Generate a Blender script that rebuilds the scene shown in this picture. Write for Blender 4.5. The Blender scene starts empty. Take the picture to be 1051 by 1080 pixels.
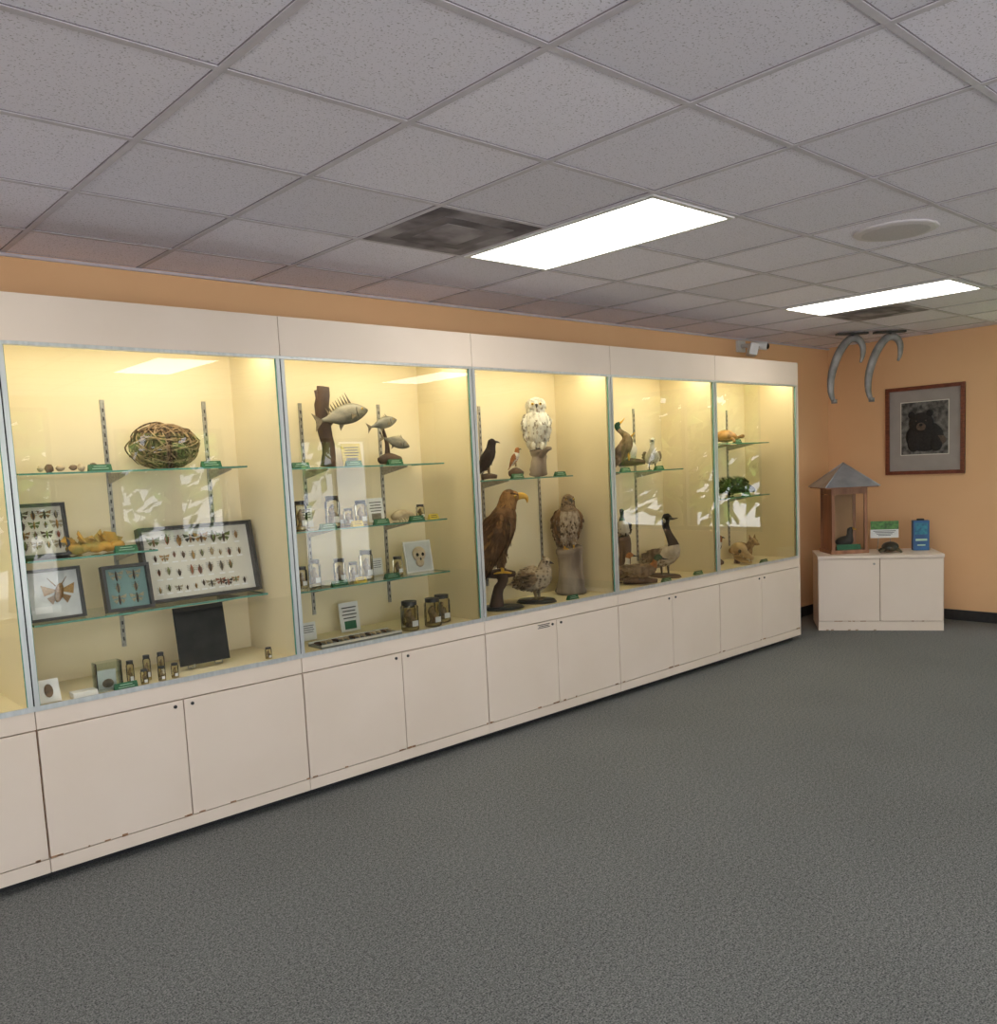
import bpy, math, random
from mathutils import Matrix, Vector, Euler
random.seed(7)
sc=bpy.context.scene
X0,W=0.9326,1.2345; T,HB,G,DB=2.4388,2.2478,0.7387,0.0724
LX,LY,ZC,D,XE=2.9555,-0.4793,2.7284,0.564,8.7528
YS=-7.2; XW=-3.6
# ------------------------------------------------------------ materials
def M(name,c1,c2=None,scale=20,rough=.6,metal=0,bump=0,kind='noise',stretch=(1,1,1),pos=(.35,.65),spec=.5,detail=4,bscale=None):
    m=bpy.data.materials.new(name);m.use_nodes=True;nt=m.node_tree;b=nt.nodes['Principled BSDF']
    b.inputs['Roughness'].default_value=rough;b.inputs['Metallic'].default_value=metal;b.inputs['Specular IOR Level'].default_value=spec
    b.inputs['Base Color'].default_value=(*c1,1)
    tc=nt.nodes.new('ShaderNodeTexCoord');mp=nt.nodes.new('ShaderNodeMapping');mp.inputs['Scale'].default_value=stretch
    nt.links.new(tc.outputs['Object'],mp.inputs['Vector'])
    if kind=='noise':
        t=nt.nodes.new('ShaderNodeTexNoise');t.inputs['Detail'].default_value=detail;o=t.outputs['Fac']
    elif kind=='voronoi':
        t=nt.nodes.new('ShaderNodeTexVoronoi');o=t.outputs['Distance']
    else:
        t=nt.nodes.new('ShaderNodeTexWave');t.inputs['Distortion'].default_value=4;t.inputs['Detail'].default_value=3;o=t.outputs['Fac']
    t.inputs['Scale'].default_value=scale;nt.links.new(mp.outputs[0],t.inputs['Vector'])
    r=nt.nodes.new('ShaderNodeValToRGB');r.color_ramp.elements[0].position=pos[0];r.color_ramp.elements[1].position=pos[1]
    c2=c2 or tuple(x*.9 for x in c1)
    r.color_ramp.elements[0].color=(*c2,1);r.color_ramp.elements[1].color=(*c1,1)
    nt.links.new(o,r.inputs[0]);nt.links.new(r.outputs[0],b.inputs['Base Color'])
    if bump:
        bp=nt.nodes.new('ShaderNodeBump');bp.inputs['Strength'].default_value=bump;bp.inputs['Distance'].default_value=.01
        nt.links.new(o,bp.inputs['Height']);nt.links.new(bp.outputs[0],b.inputs['Normal'])
    return m
def emit(name,c,s):
    m=bpy.data.materials.new(name);m.use_nodes=True;b=m.node_tree.nodes['Principled BSDF']
    b.inputs['Base Color'].default_value=(*c,1);b.inputs['Emission Color'].default_value=(*c,1);b.inputs['Emission Strength'].default_value=s
    return m
def thin(name,tint,ior=1.5,rough=0.0):
    m=bpy.data.materials.new(name);m.use_nodes=True;nt=m.node_tree;nt.nodes.clear()
    o=nt.nodes.new('ShaderNodeOutputMaterial');mx=nt.nodes.new('ShaderNodeMixShader');tr=nt.nodes.new('ShaderNodeBsdfTransparent');gl=nt.nodes.new('ShaderNodeBsdfGlossy')
    fr=nt.nodes.new('ShaderNodeFresnel');fr.inputs['IOR'].default_value=ior;tr.inputs['Color'].default_value=(*tint,1);gl.inputs['Roughness'].default_value=rough
    nt.links.new(fr.outputs[0],mx.inputs[0]);nt.links.new(tr.outputs[0],mx.inputs[1]);nt.links.new(gl.outputs[0],mx.inputs[2]);nt.links.new(mx.outputs[0],o.inputs[0])
    return m
lam=M('cabinet_laminate',(.78,.66,.56),(.75,.63,.525),scale=2.5,rough=.45)
lamin=M('case_interior_cream',(.84,.735,.50),(.81,.705,.47),scale=2,rough=.7)
tan=M('worn_edge_wood',(.42,.23,.12),(.25,.13,.07),scale=40)
alu=M('brushed_aluminium',(.66,.68,.68),(.56,.58,.59),scale=60,rough=.35,metal=.6,stretch=(1,1,.05))
steel=M('shelf_standard_steel',(.45,.43,.38),(.3,.29,.26),scale=80,rough=.4,metal=.5)
black=M('black_paint',(.018,.018,.02),(.03,.03,.03),rough=.4)
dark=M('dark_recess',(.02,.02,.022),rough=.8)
orange=M('orange_wall_paint',(.81,.50,.265),(.78,.47,.245),scale=1.3,rough=.75)
glass=thin('case_glass',(.985,.99,.98),1.68)
kglass=thin('kiosk_glass',(.98,.99,.98),1.5)
sglass=thin('shelf_glass',(.90,.96,.92),1.5)
gedge=M('glass_green_edge',(.12,.34,.26),(.08,.25,.2),rough=.15)
green=M('label_green',(.012,.13,.05),(.01,.10,.04),rough=.5)
white=M('white_card',(.8,.8,.78),(.74,.74,.72),rough=.6)
wood=M('driftwood',(.12,.07,.045),(.04,.025,.018),scale=9,rough=.85,bump=.8,stretch=(1,1,.25))
stump=M('stump_wood',(.38,.32,.26),(.14,.105,.08),scale=8,rough=.9,bump=.9,stretch=(1,1,.2))
eyeY=M('eye_yellow',(.8,.5,.03),(.7,.42,.02),rough=.15);eyeB=M('eye_black',(.01,.01,.01),(.015,.01,.01),rough=.1)
beakY=M('beak_yellow',(.85,.5,.05),(.7,.38,.04),rough=.35);beakD=M('beak_dark',(.05,.05,.05),(.03,.03,.03),rough=.35)
leg=M('bird_leg',(.35,.25,.12),(.2,.14,.08),rough=.6)
# ------------------------------------------------------------ mesh builder
class MB:
    def __init__(s):s.v=[];s.f=[];s.m=[];s.sm=[];s.mats=[];s.T=Matrix.Identity(4)
    def mi(s,mat):
        if mat not in s.mats:s.mats.append(mat)
        return s.mats.index(mat)
    def add(s,vs,fs,mat,smooth=False,mf=None):
        b=len(s.v);s.v+=[s.T@Vector(v) for v in vs]
        for i,f in enumerate(fs):
            s.f.append([b+j for j in f]);s.m.append(s.mi(mf[i] if mf else mat));s.sm.append(smooth)
        return s
    def box(s,a,b,mat):
        vs=[(x,y,z) for x in(a[0],b[0]) for y in(a[1],b[1]) for z in (a[2],b[2])]
        return s.add(vs,[(0,1,3,2),(4,6,7,5),(0,4,5,1),(2,3,7,6),(0,2,6,4),(1,5,7,3)],mat)
    def ob(s,c,d,mat,rot=(0,0,0)):
        R=Euler(rot).to_matrix();vs=[Vector(c)+R@Vector((x*d[0]/2,y*d[1]/2,z*d[2]/2)) for x in(-1,1) for y in(-1,1) for z in (-1,1)]
        return s.add(vs,[(0,1,3,2),(4,6,7,5),(0,4,5,1),(2,3,7,6),(0,2,6,4),(1,5,7,3)],mat)
    def ell(s,c,r,mat,rot=(0,0,0),n=12,jit=0):
        R=Euler(rot).to_matrix();vs=[];fs=[];h=n//2+2
        for i in range(h+1):
            t=math.pi*i/h
            for j in range(n):
                p=2*math.pi*j/n;k=1+random.uniform(-jit,jit) if 0<i<h else 1
                vs.append(Vector(c)+R@Vector((r[0]*math.sin(t)*math.cos(p)*k,r[1]*math.sin(t)*math.sin(p)*k,r[2]*math.cos(t)*k)))
        for i in range(h):
            for j in range(n):fs.append((i*n+j,(i+1)*n+j,(i+1)*n+(j+1)%n,i*n+(j+1)%n))
        return s.add(vs,fs,mat,True)
    def tube(s,pts,rad,mat,n=10,side=None,sub=3,mats=None,jit=0,fl=None):
        P=[Vector(p) for p in pts];R=[(r,r) if not isinstance(r,(tuple,list)) else r for r in rad]
        Q=[];RR=[];MM=[]
        def cr(a,b,c,d,t):return .5*((2*b)+(c-a)*t+(2*a-5*b+4*c-d)*t*t+(3*b-a-3*c+d)*t**3)
        m=len(P)
        for i in range(m-1):
            i0,i3=max(i-1,0),min(i+2,m-1)
            for k in range(sub):
                t=k/sub;Q.append(cr(P[i0],P[i],P[i+1],P[i3],t))
                RR.append(tuple(max(1e-4,cr(R[i0][q],R[i][q],R[i+1][q],R[i3][q],t)) for q in(0,1)));MM.append(mats[i] if mats else mat)
        Q.append(P[-1]);RR.append(R[-1]);vs=[];fs=[];mf=[];TG=[]
        prev=None
        for i,q in enumerate(Q):
            tg=(Q[min(i+1,len(Q)-1)]-Q[max(i-1,0)])
            tg=tg.normalized() if tg.length>1e-9 else Vector((0,0,1))
            if side is not None:sd=Vector(side)
            elif prev is not None:sd=prev
            else: sd=Vector((1,0,0)) if abs(tg.x)<.8 else Vector((0,1,0))
            sd=(sd-tg*sd.dot(tg)).normalized();prev=sd;ot=tg.cross(sd);TG.append(tg)
            for j in range(n):
                a=2*math.pi*j/n;k=1+random.uniform(-jit,jit)
                vs.append(q+sd*RR[i][0]*math.cos(a)*k+ot*RR[i][1]*math.sin(a)*k)
        for i in range(len(Q)-1):
            for j in range(n):fs.append((i*n+j,i*n+(j+1)%n,(i+1)*n+(j+1)%n,(i+1)*n+j));mf.append(MM[i])
        fs.append(tuple(range(n))[::-1]);mf.append(MM[0]);fs.append(tuple((len(Q)-1)*n+j for j in range(n)));mf.append(MM[-1])
        s.add(vs,fs,mat,True,mf)
        if fl:
            cnt,L,fm,i0,i1=fl
            ia,ib=max(1,int(i0*len(Q))),max(2,int(i1*len(Q))-1)
            wts=[max(.02,RR[i][0]+RR[i][1]) for i in range(ia,ib)]
            for i in random.choices(range(ia,ib),wts,k=cnt):
                j=random.randrange(n);t=random.random();a=vs[i*n+j];b=vs[i*n+(j+1)%n];c=vs[(i+1)*n+j]
                p=a.lerp(b,random.random())+(c-a)*t
                q=Q[i].lerp(Q[i+1],t);nn=(p-q).normalized();d=(-TG[i]+nn*random.uniform(.10,.28)+Vector([random.uniform(-.15,.15) for _ in range(3)])).normalized();w=d.cross(nn).normalized()
                l=L*random.uniform(.7,1.25);p=p-nn*.004
                s.add([p,p+d*l*.35+w*l*.24,p+d*l*.8+w*l*.2,p+d*l,p+d*l*.8-w*l*.2,p+d*l*.35-w*l*.24],[(0,1,2,3,4,5)],random.choice(fm))
        return s
    def lathe(s,c,prof,mat,n=16):
        vs=[];fs=[]
        for r,z in prof:
            for j in range(n):
                a=2*math.pi*j/n;vs.append((c[0]+r*math.cos(a),c[1]+r*math.sin(a),c[2]+z))
        for i in range(len(prof)-1):
            for j in range(n):fs.append((i*n+j,i*n+(j+1)%n,(i+1)*n+(j+1)%n,(i+1)*n+j))
        fs.append(tuple(range(n))[::-1]);fs.append(tuple((len(prof)-1)*n+j for j in range(n)))
        return s.add(vs,fs,mat,False)
    def prism(s,poly,ext,mat):
        n=len(poly);e=Vector(ext);vs=[Vector(p) for p in poly]+[Vector(p)+e for p in poly]
        return s.add(vs,[tuple(range(n))[::-1],tuple(range(n,2*n))]+[(i,(i+1)%n,n+(i+1)%n,n+i) for i in range(n)],mat)
    def obj(s,name,loc=None,yaw=0,scale=1,parent=None,bev=0,lean=0):
        vs=[Vector(v) for v in s.v]
        R=Matrix.Rotation(lean,3,'X')
        vs=[R@v*scale for v in vs]
        if loc is not None:
            mz=min(v.z for v in vs)
            for v in vs:v.z-=mz
        me=bpy.data.meshes.new(name);me.from_pydata([tuple(v) for v in vs],[],s.f)
        for m in s.mats:me.materials.append(m)
        me.polygons.foreach_set('material_index',s.m);me.polygons.foreach_set('use_smooth',s.sm);me.update()
        import bmesh
        bm=bmesh.new();bm.from_mesh(me);bmesh.ops.recalc_face_normals(bm,faces=bm.faces);bm.to_mesh(me);bm.free()
        o=bpy.data.objects.new(name,me);sc.collection.objects.link(o)
        if loc is not None:o.location=loc;o.rotation_euler=(0,0,yaw)
        if parent:o.parent=parent
        if bev:
            b=o.modifiers.new('bevel','BEVEL');b.width=bev;b.segments=2;b.limit_method='ANGLE'
        return o
def empty(n,loc=(0,0,0)):
    o=bpy.data.objects.new(n,None);sc.collection.objects.link(o);o.location=loc;return o
# ------------------------------------------------------------ room shell
def carpet():
    m=bpy.data.materials.new('grey_loop_carpet');m.use_nodes=True;nt=m.node_tree;b=nt.nodes['Principled BSDF'];b.inputs['Roughness'].default_value=.95;b.inputs['Specular IOR Level'].default_value=.15
    tc=nt.nodes.new('ShaderNodeTexCoord')
    n1=nt.nodes.new('ShaderNodeTexNoise');n1.inputs['Scale'].default_value=165;n1.inputs['Detail'].default_value=2.5;n1.inputs['Roughness'].default_value=.65
    n2=nt.nodes.new('ShaderNodeTexNoise');n2.inputs['Scale'].default_value=1.1;n2.inputs['Detail'].default_value=3
    n3=nt.nodes.new('ShaderNodeTexNoise');n3.inputs['Scale'].default_value=60;n3.inputs['Detail'].default_value=3
    for n in(n1,n2,n3):nt.links.new(tc.outputs['Object'],n.inputs['Vector'])
    ad=nt.nodes.new('ShaderNodeMath');ad.operation='MULTIPLY_ADD';ad.inputs[1].default_value=.3;nt.links.new(n3.outputs['Fac'],ad.inputs[0]);nt.links.new(n1.outputs['Fac'],ad.inputs[2])
    r=nt.nodes.new('ShaderNodeValToRGB');r.color_ramp.elements[0].position=.48;r.color_ramp.elements[1].position=.82
    r.color_ramp.elements[0].color=(.045,.050,.050,1);r.color_ramp.elements[1].color=(.262,.265,.256,1)
    nt.links.new(ad.outputs[0],r.inputs[0])
    mr=nt.nodes.new('ShaderNodeMapRange');mr.inputs['To Min'].default_value=.85;mr.inputs['To Max'].default_value=1.12;nt.links.new(n2.outputs['Fac'],mr.inputs['Value'])
    mu=nt.nodes.new('ShaderNodeMix');mu.data_type='RGBA';mu.blend_type='MULTIPLY';mu.inputs[0].default_value=1
    nt.links.new(r.outputs[0],mu.inputs[6]);nt.links.new(mr.outputs[0],mu.inputs[7]);nt.links.new(mu.outputs[2],b.inputs['Base Color'])
    bp=nt.nodes.new('ShaderNodeBump');bp.inputs['Strength'].default_value=.5;bp.inputs['Distance'].default_value=.004;nt.links.new(n1.outputs['Fac'],bp.inputs['Height']);nt.links.new(bp.outputs[0],b.inputs['Normal'])
    return m
def ceilmat():
    m=bpy.data.materials.new('acoustic_ceiling_tile');m.use_nodes=True;nt=m.node_tree;b=nt.nodes['Principled BSDF'];b.inputs['Roughness'].default_value=.95;b.inputs['Specular IOR Level'].default_value=.1
    L=nt.links.new;tc=nt.nodes.new('ShaderNodeTexCoord')
    n1=nt.nodes.new('ShaderNodeTexNoise');n1.inputs['Scale'].default_value=150;n1.inputs['Detail'].default_value=2;L(tc.outputs['Object'],n1.inputs['Vector'])
    r=nt.nodes.new('ShaderNodeValToRGB');r.color_ramp.elements[0].position=.31;r.color_ramp.elements[1].position=.41
    r.color_ramp.elements[0].color=(.50,.46,.52,1);r.color_ramp.elements[1].color=(.87,.83,.93,1);L(n1.outputs['Fac'],r.inputs[0])
    mp=nt.nodes.new('ShaderNodeMapping');mp.inputs['Location'].default_value=(-LX/.61+40,-LY/.61+40,0);mp.inputs['Scale'].default_value=(1/.61,1/.61,0);L(tc.outputs['Object'],mp.inputs['Vector'])
    fl=nt.nodes.new('ShaderNodeVectorMath');fl.operation='FLOOR';L(mp.outputs[0],fl.inputs[0])
    wn=nt.nodes.new('ShaderNodeTexWhiteNoise');wn.noise_dimensions='2D';L(fl.outputs[0],wn.inputs['Vector'])
    mr=nt.nodes.new('ShaderNodeMapRange');mr.inputs['To Min'].default_value=.86;mr.inputs['To Max'].default_value=1.06;L(wn.outputs['Value'],mr.inputs['Value'])
    mu=nt.nodes.new('ShaderNodeMix');mu.data_type='RGBA';mu.blend_type='MULTIPLY';mu.inputs[0].default_value=1
    L(r.outputs[0],mu.inputs[6]);L(mr.outputs[0],mu.inputs[7]);L(mu.outputs[2],b.inputs['Base Color'])
    return m
MB().box((XW,YS,-.1),(XE,D,0),carpet()).obj('floor')
cm=ceilmat()
MB().box((XW-.1,YS-.1,ZC),(XE+.1,D+.1,ZC+.12),cm).obj('ceiling')
MB().box((XW-.1,D,0),(XE+.1,D+.1,ZC),orange).obj('wall_left')
pale=M('cream_wall_paint',(.70,.64,.56),(.67,.61,.53),scale=1.5,rough=.8)
def wallX(name,y0,y1,opens,axis,mat,lo,hi):
    mb=MB()
    def bx(a,b,z0,z1):
        if b-a<1e-4 or z1-z0<1e-4:return
        if axis=='x':mb.box((a,y0,z0),(b,y1,z1),mat)
        else:mb.box((y0,a,z0),(y1,b,z1),mat)
    c=lo
    for a,b,z0,z1 in opens:
        bx(c,a,0,ZC);bx(a,b,0,z0);bx(a,b,z1,ZC);c=b
    bx(c,hi,0,ZC);return mb.obj(name)
backop=[(-2.6,-.3,.15,2.6),(0,3.1,.15,2.6),(3.8,5.2,.9,2.35),(6.3,7.5,.02,2.2)]  # first opening added, second enlarged, both unseen, to light ceiling and cabinets
endop=[(-3.5,-1.35,.8,2.5)]
wallX('wall_window_side',YS-.15,YS,backop,'x',pale,XW-.1,XE+.1)
wallX('wall_end',XE,XE+.12,endop,'y',orange,YS,D)
added_entop=[(-6.8,-3.4,.15,2.6)]  # unseen window opening added to bring daylight onto the ceiling
wallX('wall_entry',XW-.12,XW,added_entop,'y',pale,YS,D)
wf=M('window_frame_dark',(.08,.07,.06),rough=.5);n_=0
for a,b,z0,z1 in backop:
    mb=MB();n_+=1
    for x in (a,(a+b)/2-.025,b-.05):mb.box((x,YS-.1,z0),(x+.05,YS-.04,z1),wf)
    for z in (z0,z1-.05):mb.box((a,YS-.1,z),(b,YS-.04,z+.05),wf)
    mb.obj('window_%d'%n_)
for XX,ops in ((XE+.04,endop),(XW-.1,added_entop)):
    for a,b,z0,z1 in ops:
        mb=MB();n_+=1
        for y in (a,(a+b)/2-.025,b-.05):mb.box((XX,y,z0),(XX+.06,y+.05,z1),wf)
        for z in (z0,z1-.05):mb.box((XX,a,z),(XX+.06,b,z+.05),wf)
        mb.obj('window_%d'%n_)
MB().box((XE-.012,YS,0),(XE,D,.10),black).obj('baseboard_end')
MB().box((7.16,D-.012,0),(XE-.012,D,.10),black).obj('baseboard_left')
tb=M('ceiling_tbar',(.62,.58,.64),(.56,.52,.58),rough=.6);tsh=M('tbar_shadow_gap',(.22,.19,.22),rough=.9)
mb=MB()
i=-11
while LX+.61*i<XE:
    x=LX+.61*i
    if x>XW:
        mb.box((x-.015,YS,ZC-.002),(x+.015,D,ZC-.0003),tsh);mb.box((x-.012,YS,ZC-.005),(x+.012,D,ZC-.002),tb)
    i+=1
for j in range(-1,12):
    y=LY-.61*j
    if YS<y<D:
        mb.box((XW,y-.015,ZC-.0018),(XE,y+.015,ZC-.0003),tsh);mb.box((XW,y-.012,ZC-.0045),(XE,y+.012,ZC-.0018),tb)
mb.box((XW,D-.02,ZC-.02),(XE,D-.001,ZC-.007),tb)
mb.obj('trim_ceiling_grid')
fr=M('fixture_frame',(.75,.73,.72),rough=.5)
lightm=emit('fluorescent_diffuser',(1.0,.98,.91),6.8)
for i in (-5,0,5):
    for j in (0,5):
        x,y=LX+.61*i,LY-.61*j
        e=empty('ceiling_light_panel',(x+.305,y-.61,ZC))
        mb=MB()
        for a,b in (((x+.012,y-1.208),(x+.035,y-.012)),((x+.575,y-1.208),(x+.598,y-.012)),((x+.035,y-.035),(x+.575,y-.012)),((x+.035,y-1.208),(x+.575,y-1.185))):
            mb.box((a[0],a[1],ZC-.012),(b[0],b[1],ZC-.001),fr)
        o=mb.obj('frame');o.parent=e;o.matrix_parent_inverse=Matrix.Translation((-x-.305,-y+.61,-ZC))
        o=MB().box((x+.035,y-1.185,ZC-.009),(x+.575,y-.035,ZC-.002),lightm).obj('diffuser');o.parent=e;o.matrix_parent_inverse=Matrix.Translation((-x-.305,-y+.61,-ZC))
vm=M('stained_vent_tile',(.40,.36,.39),(.12,.10,.115),scale=4.2,rough=.9,bump=.1,pos=(.34,.62))
vm2=M('vent_face_perforated',(.26,.23,.25),(.13,.11,.12),scale=5,rough=.9)
for x in (2.3455,6.6155):
    mb=MB();mb.box((x+.014,LY-.596,ZC-.006),(x+.596,LY-.014,ZC-.001),vm)
    cx,cy=x+.305,LY-.305
    mb.box((cx-.20,cy-.20,ZC-.0085),(cx+.20,cy+.20,ZC-.006),vm2)
    mb.box((cx-.13,cy-.13,ZC-.0105),(cx+.13,cy+.13,ZC-.0085),vm)
    mb.obj('ceiling_air_vent')
spk=M('speaker_grille',(.56,.52,.55),(.38,.35,.37),scale=150,rough=.6,kind='voronoi',pos=(.1,.4))
MB().lathe((4.4805,-2.004,ZC-.013),[(.16,.0),(.185,.002),(.195,.006),(.197,.0125)],M('speaker_rim',(.70,.65,.68))).lathe((4.4805,-2.004,ZC-.015),[(.13,0),(.155,.001),(.16,.003)],spk,n=28).obj('ceiling_speaker')
# ------------------------------------------------------------ display cabinets
cdiff=emit('case_tube_diffuser',(1.0,.94,.70),5.2)
shelves={-1:[(-.25,.82,1.722),(-.25,.82,1.069)],0:[(1.01,2.04,1.722),(1.01,1.56,1.347),(1.01,2.10,1.069)],1:[(2.27,3.3,1.70),(2.27,3.3,1.366),(2.27,3.3,1.048)],2:[(3.46,4.42,1.58)],3:[(4.9,5.68,1.583)],4:[(6.2,6.94,1.77),(6.2,6.94,1.317)]}
stds={-1:[.1,.6],0:[1.481,1.988],1:[2.55,3.08],2:[3.886,4.42],3:[5.0,5.5],4:[6.45,6.8]}
YB=.515
for k in range(-1,5):
    a,b=X0+k*W,X0+(k+1)*W
    e=empty('display_cabinet')
    mb=MB()
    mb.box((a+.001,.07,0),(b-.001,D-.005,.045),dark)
    mb.box((a+.0015,.0,.045),(b-.0015,.02,.104),lam)
    mb.box((a+.001,.02,.045),(b-.001,D-.005,.70),tan)
    mb.box((a+.0015,.0,.662),(b-.0015,D-.005,G),lam)
    mb.obj('base',parent=e,bev=.0015)
    mb=MB();mid=(a+b)/2
    for p,q,s in ((a+.004,mid-.0025,1),(mid+.0025,b-.004,-1)):
        mb.box((p,-.001,.108),(q,.0195,.657),lam)
        kx=(mid-.04) if s==1 else (mid+.04)
        mb.tube([(kx,-.001,.632),(kx,-.008,.632)],[.009,.008],black,n=8,sub=1)
    if k==2:
        for q in range(3):mb.ob((3.90,-.0018,.642-.010*q),(.11-.02*(q%2),.001,.005),dark)
    mb.obj('doors',parent=e,bev=.0015)
    mb=MB()
    for q in range(12):
        cx=random.choice((a+.03,mid-.03,mid+.03,b-.03,random.uniform(a+.05,b-.05)))+random.uniform(-.02,.02)
        mb.ob((cx,-.0015,.110),(random.uniform(.008,.03),.002,random.uniform(.004,.012)),tan)
    mb.obj('worn_chips',parent=e)
    mb=MB()
    mb.box((a+.0015,-.004,HB),(b-.0015,.022,T),lam)
    mb.box((a+.001,.022,T-.02),(b-.001,D-.005,T),lam)
    mb.obj('header',parent=e,bev=.0015)
    mb=MB()
    mb.box((a+.001,YB,G),(b-.001,D-.005,T-.021),lamin)
    for x0,x1 in ((a+.001,a+.016),(b-.016,b-.001)):mb.box((x0,.03,G),(x1,YB,T-.021),lamin)
    mb.box((a+.016,.023,HB+.10),(b-.016,YB,T-.021),lamin)
    mb.box((a+.016,.03,G),(b-.016,YB,G+.003),lamin)
    mb.obj('interior',parent=e)
    MB().box((a+.05,.05,HB+.055),(b-.05,.20,HB+.098),cdiff).obj('tube_light',parent=e)
    mb=MB()
    mb.box((a,-.003,G),(b,.03,G+.010),alu);mb.box((a,-.003,G+.010),(b,.003,G+.022),alu)
    mb.box((a,-.003,HB-.014),(b,.03,HB),alu)
    for x0,x1 in ((a+.003,a+.022),(b-.022,b-.003)):mb.box((x0,-.001,G+.022),(x1,.012,HB-.014),alu)
    for x0,x1 in ((a,a+.003),(b-.003,b)):mb.box((x0,.004,G+.022),(x1,.012,HB-.014),dark)
    for x0,x1 in ((a+.022,a+.0245),(b-.0245,b-.022)):mb.box((x0,.003,G+.022),(x1,.012,HB-.014),gedge)
    mb.obj('sliding_frame',parent=e)
    MB().add([(a+.024,.006,G+.010),(b-.024,.006,G+.010),(b-.024,.006,HB-.014),(a+.024,.006,HB-.014)],[(0,1,2,3)],glass).obj('glass_pane',parent=e)
    mb=MB()
    for x in stds[k]:
        mb.box((x-.010,YB-.008,G+.12),(x+.010,YB,HB-.18),steel)
        z=G+.15
        while z<HB-.2:
            mb.box((x-.003,YB-.0095,z),(x+.003,YB-.008,z+.018),dark);z+=.04
        for s0,s1,sz in shelves[k]:
            if s0<x<s1:mb.prism([(x-.004,YB-.008,sz-.008),(x-.004,YB-.008,sz-.06),(x-.004,.25,sz-.016),(x-.004,.25,sz-.008)],(.008,0,0),steel)
    mb.obj('shelf_standards',parent=e)
    for s0,s1,sz in shelves[k]:
        MB().add([(s0,.185,sz),(s1,.185,sz),(s1,.506,sz),(s0,.506,sz)],[(0,1,2,3)],sglass).box((s0,.18,sz-.008),(s1,.185,sz),gedge).box((s0-.003,.18,sz-.008),(s0,.506,sz),gedge).box((s1,.18,sz-.008),(s1+.003,.506,sz),gedge).obj('glass_shelf',parent=e)
MB().box((7.107,0,.045),(7.125,D-.005,T),lam).obj('trim_cabinet_end',bev=.002)
txt=M('label_text',(.40,.6,.45),rough=.6)
def label(x,z,y=.20,w=.10,yaw=0,c=None):
    mb=MB();mb.prism([(-w/2,0,0),(-w/2,.030,0),(-w/2,.014,.030)],(w,0,0),c or green)
    for q in range(2):mb.ob((0,.004+.0045*q,.011+.010*q),(w*(.7-.15*q),.001,.003),txt if c is None else dark,(-.42,0,0))
    mb.obj('exhibit_label',(x,y,z),yaw)
for x,z in ((1.348,1.722),(1.87,1.722),(1.43,1.347),(2.36,1.70),(2.69,1.70),(2.97,1.70),(2.5,1.366),(2.85,1.366),(3.1,1.366),(2.55,1.048),(2.9,1.048),(3.93,1.58),(4.33,1.58),(5.02,1.583),(5.42,1.583),(6.5,1.77),(6.62,1.317)):label(x,z)
for x,y in ((1.33,.07),(4.3,.10),(5.3,.07),(5.75,.10),(6.65,.06)):label(x,G+.003,y)
yel=M('yellow_label_card',(.72,.56,.10),(.62,.47,.07),rough=.6)
label(2.70,1.366,.22,.07,0,yel);label(3.24,1.366,.22,.07,0,yel);label(2.70,1.048,.22,.07,0,yel)
# ------------------------------------------------------------ animals
def feather(name,c1,c2,scale=35,pos=(.3,.6),stretch=(1,1,.6),kind='noise'):
    return M(name,c1,c2,scale=scale,rough=.9,bump=.7,pos=pos,stretch=stretch,kind=kind,spec=.12)
f_snow=feather('snowy_feathers',(.72,.70,.62),(.36,.32,.26),scale=30,pos=(.28,.46))
f_bar=feather('snowy_bar_feathers',(.36,.32,.26),(.20,.17,.14),scale=40)
f_white=feather('white_feathers',(.72,.69,.60),(.5,.46,.38),scale=25)
f_brown=feather('dark_brown_feathers',(.15,.075,.035),(.03,.016,.01),scale=26)
f_mid=feather('mid_brown_feathers',(.24,.13,.06),(.09,.045,.02),scale=26)
f_gold=feather('golden_nape_feathers',(.36,.19,.07),(.14,.07,.03),scale=30)
f_owl=feather('barred_brown_feathers',(.36,.25,.15),(.05,.035,.025),scale=34,stretch=(.6,.6,1.6))
f_owll=feather('pale_breast_feathers',(.55,.45,.33),(.22,.15,.1),scale=40)
f_owld=feather('dark_barred_feathers',(.10,.07,.045),(.03,.02,.015),scale=40)
f_grouse=feather('grouse_feathers',(.50,.41,.30),(.10,.07,.05),scale=40,kind='voronoi',pos=(.1,.5),stretch=(1,1,1))
f_black=feather('black_feathers',(.02,.018,.022),(.008,.008,.01),scale=30)
f_duck=feather('duck_brown_feathers',(.28,.20,.13),(.08,.055,.035),scale=30)
f_gray=feather('goose_grey_feathers',(.30,.23,.16),(.12,.09,.06),scale=22)
f_lt=feather('goose_breast_feathers',(.58,.52,.42),(.36,.30,.22),scale=22)
f_rust=feather('rust_feathers',(.42,.17,.06),(.2,.08,.03),scale=30)
f_green=feather('green_head_feathers',(.03,.09,.05),(.01,.03,.02),scale=30)
def toes(mb,x,y,z,s,mat=leg):
    for a in (-.5,0,.5,3.14):
        mb.tube([(x,y,z+.012*s),(x+.05*s*math.cos(a),y+.05*s*math.sin(a),z+.01*s),(x+.085*s*math.cos(a),y+.085*s*math.sin(a),z+.003*s)],[.012*s,.010*s,.004*s],mat,n=6,sub=1)
def perch_stump(mb,r,h,mat=stump):
    mb.tube([(0,0,0),(.01,0,h*.3),(-.01,.01,h*.7),(0,0,h)],[r*1.15,r,r*.92,r],mat,n=14,jit=.07)
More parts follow.
